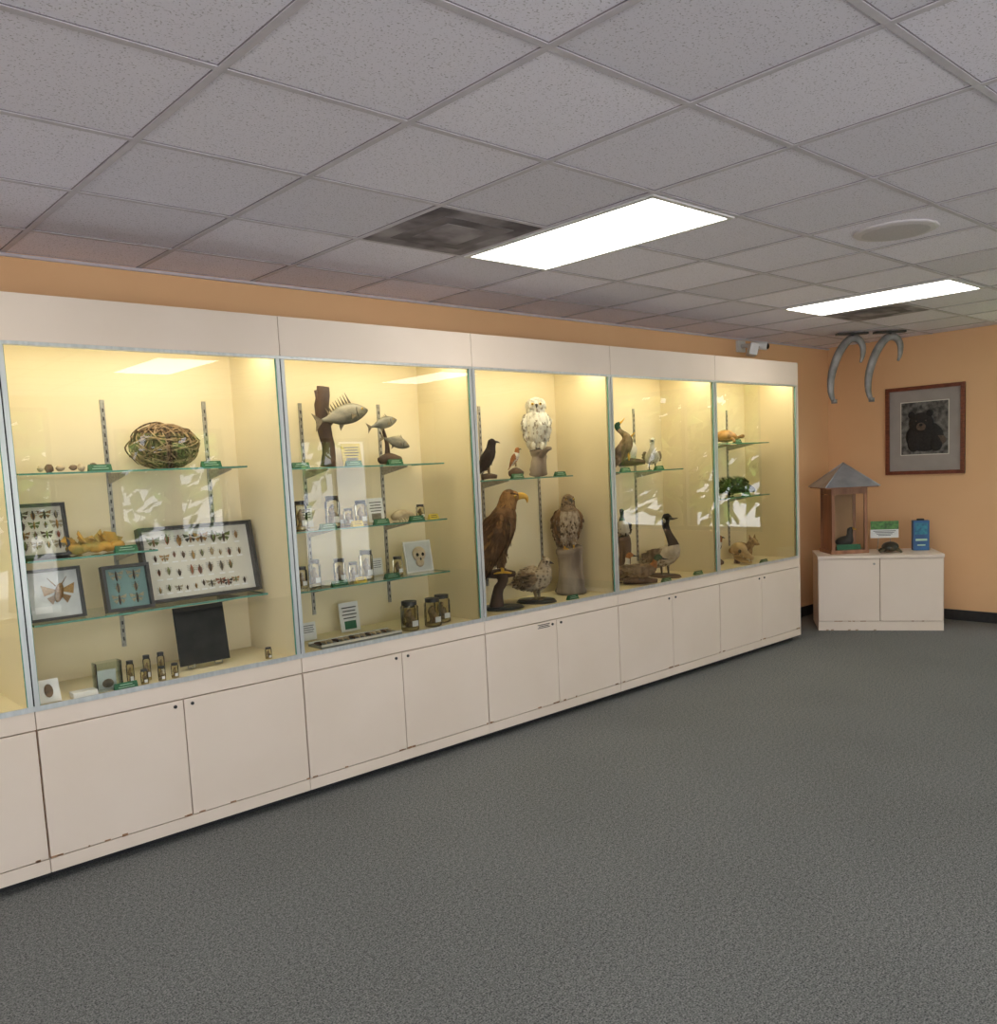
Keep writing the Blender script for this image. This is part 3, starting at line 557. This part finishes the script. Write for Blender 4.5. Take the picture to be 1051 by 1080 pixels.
for a,b in (((-.055,-.03,0),(.055,-.027,.13)),((-.055,.027,0),(.055,.03,.13)),((-.055,-.03,0),(-.052,.03,.13)),((.052,-.03,0),(.055,.03,.13))):mb.box(a,b,acr)
mb.box((-.055,-.03,0),(.055,.03,.004),white);mb.box((-.04,.01,.004),(.04,.012,.09),white);mb.ell((0,0,.03),(.025,.012,.02),wm,n=8);mb.obj('acrylic_specimen_box',(1.27,.13,G+.003))
mb=MB();mb.box((-.045,-.004,0),(.045,.004,.10),white);mb.ell((0,-.008,.05),(.018,.006,.03),wm,n=8);mb.obj('white_specimen_tray',(1.02,.10,G+.003),lean=-.35)
mb=MB();mb.prism([(-.05,-.03,0),(.05,-.03,0),(.05,.03,0),(-.05,.03,0)],(0,.006,.022),white);mb.ob((0,.0,.02),(.07,.03,.003),M('pale_print',(.5,.6,.5)));mb.obj('caption_card',(1.16,.11,G+.003))
# ------------------------------------------------------------ case 5 objects
shell=M('tortoise_shell',(.50,.26,.08),(.20,.10,.04),scale=22,rough=.4,kind='voronoi',pos=(.1,.5))
def turtle(name,loc,yaw,L,sm,skin):
    mb=MB();mb.T=Matrix.Scale(L,4)
    mb.tube([(-.5,0,.16),(-.35,0,.22),(0,0,.26),(.32,0,.21),(.46,0,.15)],[(.08,.03),(.30,.15),(.40,.25),(.30,.16),(.08,.04)],sm,n=16,side=(0,1,0))
    mb.tube([(-.46,0,.12),(0,0,.10),(.44,0,.12)],[(.12,.03),(.42,.05),(.14,.03)],skin,n=14,side=(0,1,0))
    mb.tube([(.40,0,.15),(.55,0,.20),(.66,0,.22),(.72,0,.20)],[.07,.06,.08,.04],skin,n=10)
    for s in(-1,1):
        for x in(-.28,.28):mb.tube([(x,s*.28,.13),(x*1.25,s*.42,.08),(x*1.35,s*.48,.0)],[.08,.06,.05],skin,n=8)
        mb.ell((.68,s*.06,.24),(.015,.01,.015),eyeB,n=6)
    mb.T=Matrix.Identity(4);mb.obj(name,loc,yaw)
turtle('box_turtle',(6.48,.32,1.77),math.radians(-60),.22,shell,M('turtle_skin_orange',(.40,.22,.08),(.2,.1,.04),scale=60))
fur=M('porcupine_fur',(.05,.038,.03),(.02,.015,.01),scale=40,rough=.95,spec=.1);quill=M('quill',(.13,.10,.075),(.04,.03,.02),scale=60,rough=.9,spec=.1)
mb=MB();mb.T=Matrix.Scale(.30,4)
mb.tube([(-.50,0,.10),(-.36,0,.17),(-.12,0,.25),(.12,0,.25),(.30,0,.20),(.42,0,.17),(.52,0,.13),(.56,0,.12)],[(.06,.05),(.13,.12),(.22,.21),(.21,.20),(.14,.14),(.10,.10),(.06,.06),(.02,.02)],fur,n=16,side=(0,1,0))
for q in range(420):
    x=random.uniform(-.5,.38);a=random.uniform(-.3,math.pi+.3);R=.21*math.sqrt(max(.1,1-((x+.02)/.55)**2));p=Vector((x,R*math.cos(a),.24+R*math.sin(a)*.95));d=Vector((-.10,.11*math.cos(a),.11*math.sin(a)))*random.uniform(.7,1.4);mb.tube([p,p+d],[.011,.002],quill if q%2 else fur,n=4,sub=1)
for s in(-1,1):
    mb.ell((.36,s*.09,.26),(.03,.03,.035),fur,n=8);mb.ell((.47,s*.05,.18),(.012,.01,.012),eyeB,n=6)
    for x in(-.2,.24):mb.tube([(x,s*.13,.14),(x+.04,s*.15,.07),(x+.08,s*.15,.01)],[.08,.055,.04],fur,n=8)
mb.T=Matrix.Identity(4);mb.obj('porcupine',(6.66,.34,1.317),math.radians(-70))
mb=MB();sk=M('skull_bone',(.64,.48,.26),(.42,.29,.14),scale=14,rough=.7,bump=.3)
mb.tube([(-.09,0,.10),(-.06,0,.13),(.0,0,.135),(.05,0,.10),(.12,0,.07),(.16,0,.06)],[(.04,.03),(.06,.055),(.055,.05),(.035,.035),(.025,.025),(.015,.015)],sk,n=14,side=(0,1,0))
mb.tube([(-.05,0,.05),(.04,0,.025),(.14,0,.02)],[(.045,.02),(.035,.018),(.015,.012)],sk,n=12,side=(0,1,0))
for s in(-1,1):
    mb.ell((.035,s*.04,.115),(.018,.012,.018),eyeB,n=8);mb.tube([(-.06,s*.045,.08),(0,s*.068,.075),(.05,s*.035,.08)],[.008,.008,.006],sk,n=6)
    mb.tube([(.13,s*.012,.055),(.135,s*.012,.02)],[.006,.002],white,n=6,sub=1)
mb.tube([(-.06,0,0),(-.05,0,.10)],[.03,.012],wood,n=8,sub=1);mb.obj('animal_skull',(6.50,.20,G+.003),math.radians(-110),.95)
mb=MB();fox=M('tan_fur',(.42,.28,.12),(.20,.12,.05),scale=40,rough=.9,bump=.5)
mb.tube([(-.12,0,.08),(-.06,0,.10),(.04,0,.10),(.09,0,.14),(.13,0,.17),(.18,0,.155),(.21,0,.15)],[(.03,.03),(.05,.055),(.045,.05),(.03,.035),(.035,.035),(.018,.018),(.006,.006)],fox,n=12,side=(0,1,0),fl=(260,.022,[fox],.05,.9))
for s in(-1,1):
    mb.tube([(.12,s*.02,.19),(.115,s*.03,.23)],[.015,.003],fox,n=6,sub=1);mb.ell((.155,s*.025,.178),(.005,.004,.005),eyeB,n=6)
    mb.tube([(.05,s*.03,.09),(.055,s*.03,.045),(.05,s*.03,0)],[.022,.012,.010],fox,n=8);mb.tube([(-.07,s*.03,.10),(-.055,s*.035,.06),(-.085,s*.035,.035),(-.08,s*.035,0)],[.032,.022,.011,.010],fox,n=8)
mb.tube([(-.11,0,.09),(-.17,0,.07),(-.23,0,.08)],[.015,.028,.006],fox,n=8);mb.obj('weasel_mount',(6.75,.33,G+.003),math.radians(-110),1.0)
perchbird('woodpecker',(6.27,.28,G+.003),math.radians(-70),.19,f_white,f_rust,beakD,f_black,.06)
# ------------------------------------------------------------ end wall picture
fw=M('mahogany_frame',(.22,.06,.03),(.12,.03,.015),scale=18,rough=.35,stretch=(1,1,4));matb=M('grey_mat_board',(.36,.32,.29),(.33,.295,.265),scale=8,rough=.9)
bgm=M('forest_print',(.19,.18,.165),(.04,.038,.034),scale=22,rough=.7);bearm=M('bear_black',(.006,.006,.006),(.018,.016,.015),scale=50,rough=.5);muz=M('bear_muzzle',(.12,.085,.06),(.07,.05,.035),scale=40,rough=.6)
mb=MB();cy,cz=-.42,1.826;hw,hh=.37,.423
def fb(y0,y1,z0,z1,x0,x1,m):mb.box((XE-x1,cy+y0,cz+z0),(XE-x0,cy+y1,cz+z1),m)
fb(-hw,hw,-hh,hh,.002,.012,matb)
for a in((-hw,hw,-hh,-hh+.035),(-hw,hw,hh-.035,hh),(-hw,-hw+.035,-hh+.035,hh-.035),(hw-.035,hw,-hh+.035,hh-.035)):fb(*a,.002,.035,fw)
fb(-.228,.228,-.238,.278,.012,.0135,cream);fb(-.22,.22,-.23,.27,.0135,.015,bgm)
def be(y,z,ry,rz,m,x=.015,t=.004):mb.ell((XE-x,cy+y,cz+z),(t,ry,rz),m,n=16)
be(0,-.06,.18,.145,bearm);be(.03,.07,.12,.10,bearm,.017);be(.12,.15,.035,.035,bearm,.017);be(-.05,.16,.035,.035,bearm,.017);be(.10,-.13,.06,.075,bearm,.017);be(-.11,-.13,.06,.075,bearm,.017);be(-.13,-.10,.075,.05,muz,.0155)
be(.03,.035,.045,.040,muz,.020);be(.03,.052,.018,.014,bearm,.024);be(.075,.09,.007,.007,muz,.021);be(-.015,.09,.007,.007,muz,.021)
mb.obj('framed_bear_picture')
# ------------------------------------------------------------ corner cabinet (diagonal)
A=Vector((7.584,.076,0));ax=Vector((.545,-.8385,0)).normalized();CWd,CDp,CH=1.075,.56,.70
yaw=math.atan2(ax.y,ax.x)
mb=MB()
mb.box((0,.004,0),(CWd,CDp,.02),lam);mb.box((0.002,.018,.02),(CWd-.002,CDp-.002,CH-.02),tan)
mb.box((0,0,0),(CWd,.018,.085),lam);mb.box((-.004,-.012,CH-.028),(CWd+.004,CDp,CH),lam)
mb.box((0,0,.02),(.002,CDp,CH-.03),lam);mb.box((CWd-.002,0,.02),(CWd,CDp,CH-.03),lam)
mb.box((.004,0,.09),(CWd/2-.003,.018,CH-.032),lam);mb.box((CWd/2+.003,0,.09),(CWd-.004,.018,CH-.032),lam)
mb.tube([(CWd/2-.05,0,CH-.08),(CWd/2-.05,-.012,CH-.08)],[.01,.009],steel,n=8,sub=1)
for q in range(12):mb.ob((random.uniform(.03,CWd-.03),-.001,random.choice((.088,.006))),(random.uniform(.01,.05),.002,.008),tan)
o=mb.obj('corner_storage_cabinet',bev=.002);o.location=A;o.rotation_euler=(0,0,yaw)
nrm=Vector((-ax.y,ax.x,0))
def on_top(a,d):p=A+ax*a+nrm*d;return (p.x,p.y,CH)
kw=M('kiosk_wood',(.36,.16,.08),(.20,.085,.04),scale=12,rough=.45,stretch=(1,1,.15));zinc=M('zinc_roof',(.45,.47,.50),(.34,.36,.40),scale=10,rough=.35,metal=.6)
mb=MB();w=.165
mb.box((-w-.01,-w-.01,0),(w+.01,w+.01,.035),kw)
for sx in(-1,1):
    for sy in(-1,1):mb.ob((sx*(w-.014),sy*(w-.014),.31),(.028,.028,.55),kw)
for s in(-1,1):
    mb.box((-w,s*(w-.014)-.012,.56),(w,s*(w-.014)+.012,.62),kw);mb.box((s*(w-.014)-.012,-w,.56),(s*(w-.014)+.012,w,.62),kw)
mb.box((-w+.03,w-.024,.035),(w-.03,w-.018,.55),M('kiosk_back',(.42,.25,.13),(.35,.20,.10),spec=.2,scale=5));mb.box((-w+.01,-w+.03,.035),(-w+.016,w-.03,.55),kw)
e_=.25
mb.box((-e_+.01,-e_+.01,.618),(e_-.01,e_-.01,.628),kw)
mb.add([(-e_,-e_,.628),(e_,-e_,.628),(e_,e_,.628),(-e_,e_,.628),(0,0,.85)],[(0,1,4),(1,2,4),(2,3,4),(3,0,4),(0,3,2,1)],zinc)
for a,b in ((-e_,-e_),(e_,-e_),(e_,e_),(-e_,e_)):mb.tube([(a,b,.63),(0,0,.852)],[.005,.005],zinc,n=6,sub=1)
mb.add([(-w+.036,-w+.01,.04),(w-.036,-w+.01,.04),(w-.036,-w+.01,.55),(-w+.036,-w+.01,.55)],[(0,1,2,3)],kglass)
mb.T=Matrix.Translation((0,0,.035))@Matrix.Rotation(math.radians(-60),4,'Z')
duckm=M('dark_duck',(.04,.035,.03),(.015,.012,.01),scale=40)
mb.tube([(-.10,0,.06),(-.03,0,.06),(.05,0,.08),(.07,0,.13),(.075,0,.18),(.11,0,.20)],[(.01,.01),(.06,.05),(.055,.05),(.028,.03),(.026,.028),(.012,.01)],duckm,n=12,side=(0,1,0));mb.tube([(.105,0,.198),(.15,0,.185)],[.012,.004],beakY,n=6,sub=1)
mb.tube([(0,0,0),(0,0,.02)],[(.08,.06),(.07,.05)],wood,n=12,sub=1)
mb.T=Matrix.Identity(4);mb.prism([(-.11,-w+.02,.036),(-.11,-w+.05,.036),(-.11,-w+.035,.085)],(.22,0,0),green)
mb.obj('pavilion_display_case',on_top(.265,.33),yaw+.22)
mb=MB();mb.box((-.125,-.003,.12),(.125,.003,.28),white);mb.box((-.125,-.005,.20),(.125,-.003,.28),M('flyer_green',(.12,.30,.08),(.05,.12,.04),scale=30))
for q in range(4):mb.ob((0,-.004,.185-.014*q),(.2-.03*q,.002,.005),dark)
for s in(-1,1):mb.tube([(s*.06,.03,0),(s*.05,.004,.13)],[.003,.003],steel,n=6,sub=1)
mb.tube([(-.06,.03,.003),(.06,.03,.003)],[.003,.003],steel,n=6,sub=1);mb.tube([(0,-.03,.003),(0,.03,.003)],[.003,.003],steel,n=6,sub=1)
mb.obj('information_flyer_stand',on_top(.64,.41),yaw)
turtle('painted_turtle',on_top(.66,.22),math.radians(-150),.19,M('dark_shell',(.05,.045,.035),(.02,.02,.015),scale=30,rough=.3),M('turtle_skin_dark',(.10,.08,.04),(.05,.04,.02),scale=60))
blue=M('blue_box',(.015,.11,.28),(.01,.06,.18),scale=8,rough=.4)
mb=MB();mb.box((-.07,-.045,0),(.07,.045,.28),blue);mb.box((-.055,-.047,.15),(.055,-.045,.26),M('box_print',(.04,.26,.34),(.02,.1,.2),scale=25));mb.ob((0,-.0465,.10),(.10,.002,.02),txt);mb.ob((0,-.0465,.05),(.07,.002,.012),txt);mb.box((-.03,-.02,.28),(.03,.02,.295),dark)
mb.obj('blue_donation_box',on_top(.95,.38),yaw,bev=.004)
hm=M('weathered_grey_metal',(.33,.31,.30),(.18,.17,.16),scale=9,rough=.5,metal=.3,bump=.2)
def hook(P0):
    x,y=P0;mb=MB();R=Vector((.733,-.68,0))
    def p(s,z):return (x+R.x*s,y+R.y*s,z)
    mb.tube([p(-.135,2.10),p(-.165,2.20),p(-.155,2.36),p(-.09,2.54),p(.0,2.655),(p(.08,2.66)),p(.125,2.60),p(.125,2.51),p(.105,2.45)],[(.012,.018),(.018,.029),(.022,.036),(.024,.038),(.024,.036),(.024,.034),(.02,.03),(.016,.022),(.006,.010)],hm,n=12,side=(.68,.733,0))
    mb.tube([p(-.135,2.095),p(-.135,2.13)],[.026,.026],hm,n=10,sub=1)
    mb.tube([p(.03,2.66),p(.03,ZC-.008)],[.02,.02],black,n=8,sub=1)
    mb.ob((p(.03,ZC-.02)),(.28,.06,.018),black,(0,0,-.748))
    mb.obj('hanging_curved_hook')
hook((7.78,-.14));hook((8.03,-.37))
wp=M('white_plastic',(.75,.75,.74),(.68,.68,.68),scale=5,rough=.35)
mb=MB();mb.box((7.05,D-.025,2.60),(7.17,D-.001,2.70),wp)
mb.tube([(7.11,D-.02,2.65),(7.10,.46,2.645),(7.08,.42,2.63)],[.02,.018,.02],wp,n=8)
mb.ob((7.03,.38,2.595),(.15,.07,.10),wp,(.25,0,.75));mb.tube([(7.13,.46,2.65),(7.19,.33,2.63)],[.032,.036],wp,n=12,sub=1);mb.ell((7.191,.328,2.63),(.028,.012,.028),eyeB,n=10)
R=Euler((.25,0,.75)).to_matrix()
for a in(-.05,-.018,.018,.05):
    for b in(-.028,0,.028):
        q=Vector((7.03,.38,2.595))+R@Vector((a,-.036,b));mb.ell(q,(.009,.009,.009),steel,n=6)
mb.obj('security_camera')
# ------------------------------------------------------------ outdoors beyond the windows
MB().box((-30,-40,-.4),(40,YS-.2,-.15),M('bounce_paving',(.58,.56,.53),(.48,.47,.44),scale=1)).obj('ground_outside')  # unseen paving, made pale to bounce sunlight up to the ceiling
MB().box((-30,YS-.2,-.4),(XW-.2,8,-.15),M('bounce_paving_side',(.58,.56,.53),(.48,.47,.44),scale=1)).obj('ground_outside_entry')  # same added pale bounce surface, outside the entry opening
MB().box((XE+.2,YS-.2,-.4),(40,8,-.15),M('outdoor_lawn',(.20,.30,.10),(.12,.2,.06),scale=2)).obj('ground_outside_lawn')
lf=M('foliage_green',(.28,.45,.08),(.05,.12,.02),scale=6,rough=.7);bark=M('bark',(.14,.10,.07),(.07,.05,.04),scale=8,rough=.9)
def tree(x,y,h,r,n=420):
    mb=MB();mb.tube([(0,0,-.15),(.1,0,h*.4),(0,.1,h*.7)],[.18,.14,.06],bark,n=8)
    for q in range(n):
        v=Vector((random.gauss(0,1),random.gauss(0,1),random.gauss(0,1))).normalized()*random.uniform(.35,1)
        c=Vector((v.x*r,v.y*r,h*.55+v.z*h*.45));d=Vector((random.gauss(0,1),random.gauss(0,1),random.gauss(0,1))).normalized();u=d.orthogonal().normalized();w=d.cross(u);s=random.uniform(.14,.30)
        mb.add([c-u*s,c+w*s*.5,c+u*s,c-w*s*.5],[(0,1,2,3)],lf)
    o=mb.obj('tree');o.location=(x,y,0)
for x,y,h,r,n in ((3.4,-10.6,4,1.5,460),(5.9,-11,4.5,1.5,420),(9.4,-13.5,4.5,1.5,300),(11.2,-2.6,4.0,1.6,420),(11.4,-4.6,4.0,1.6,420),(11.2,-6.8,4.2,1.7,420),(13.5,-5.8,5,2.2,480),(13.7,-9,5,2.2,480)):tree(x,y,h,r,n)
w=bpy.data.worlds.new('sky_world');sc.world=w;w.use_nodes=True;nt=w.node_tree;bg=nt.nodes['Background']
bg.inputs['Color'].default_value=(.88,.93,1.0,1);bg.inputs['Strength'].default_value=3.4
sun=bpy.data.lights.new('sun','SUN');sun.energy=16;sun.angle=.02;so=bpy.data.objects.new('sun',sun);sc.collection.objects.link(so);so.rotation_euler=(math.radians(-20),math.radians(8),0)
# ------------------------------------------------------------ camera
cam=bpy.data.cameras.new('camera');co=bpy.data.objects.new('camera',cam);sc.collection.objects.link(co)
ps,th,ro=.8295,-.1025,-.0471
f0=Vector((math.cos(ps)*math.cos(th),math.sin(ps)*math.cos(th),math.sin(th)));r0=Vector((math.sin(ps),-math.cos(ps),0));u0=r0.cross(f0)
r=r0*math.cos(ro)+u0*math.sin(ro);u=-r0*math.sin(ro)+u0*math.cos(ro);C=(0,-3.9601,1.6481)
co.matrix_world=Matrix(((r[0],u[0],-f0[0],C[0]),(r[1],u[1],-f0[1],C[1]),(r[2],u[2],-f0[2],C[2]),(0,0,0,1)))
cam.sensor_fit='HORIZONTAL';cam.sensor_width=36;cam.lens=925.01/1051*36;cam.shift_y=(589.07-540)/1051;cam.shift_x=(525.5-536.39)/1051
cam.clip_start=.05;sc.camera=co
sc.view_settings.view_transform='Standard';sc.view_settings.exposure=0.27
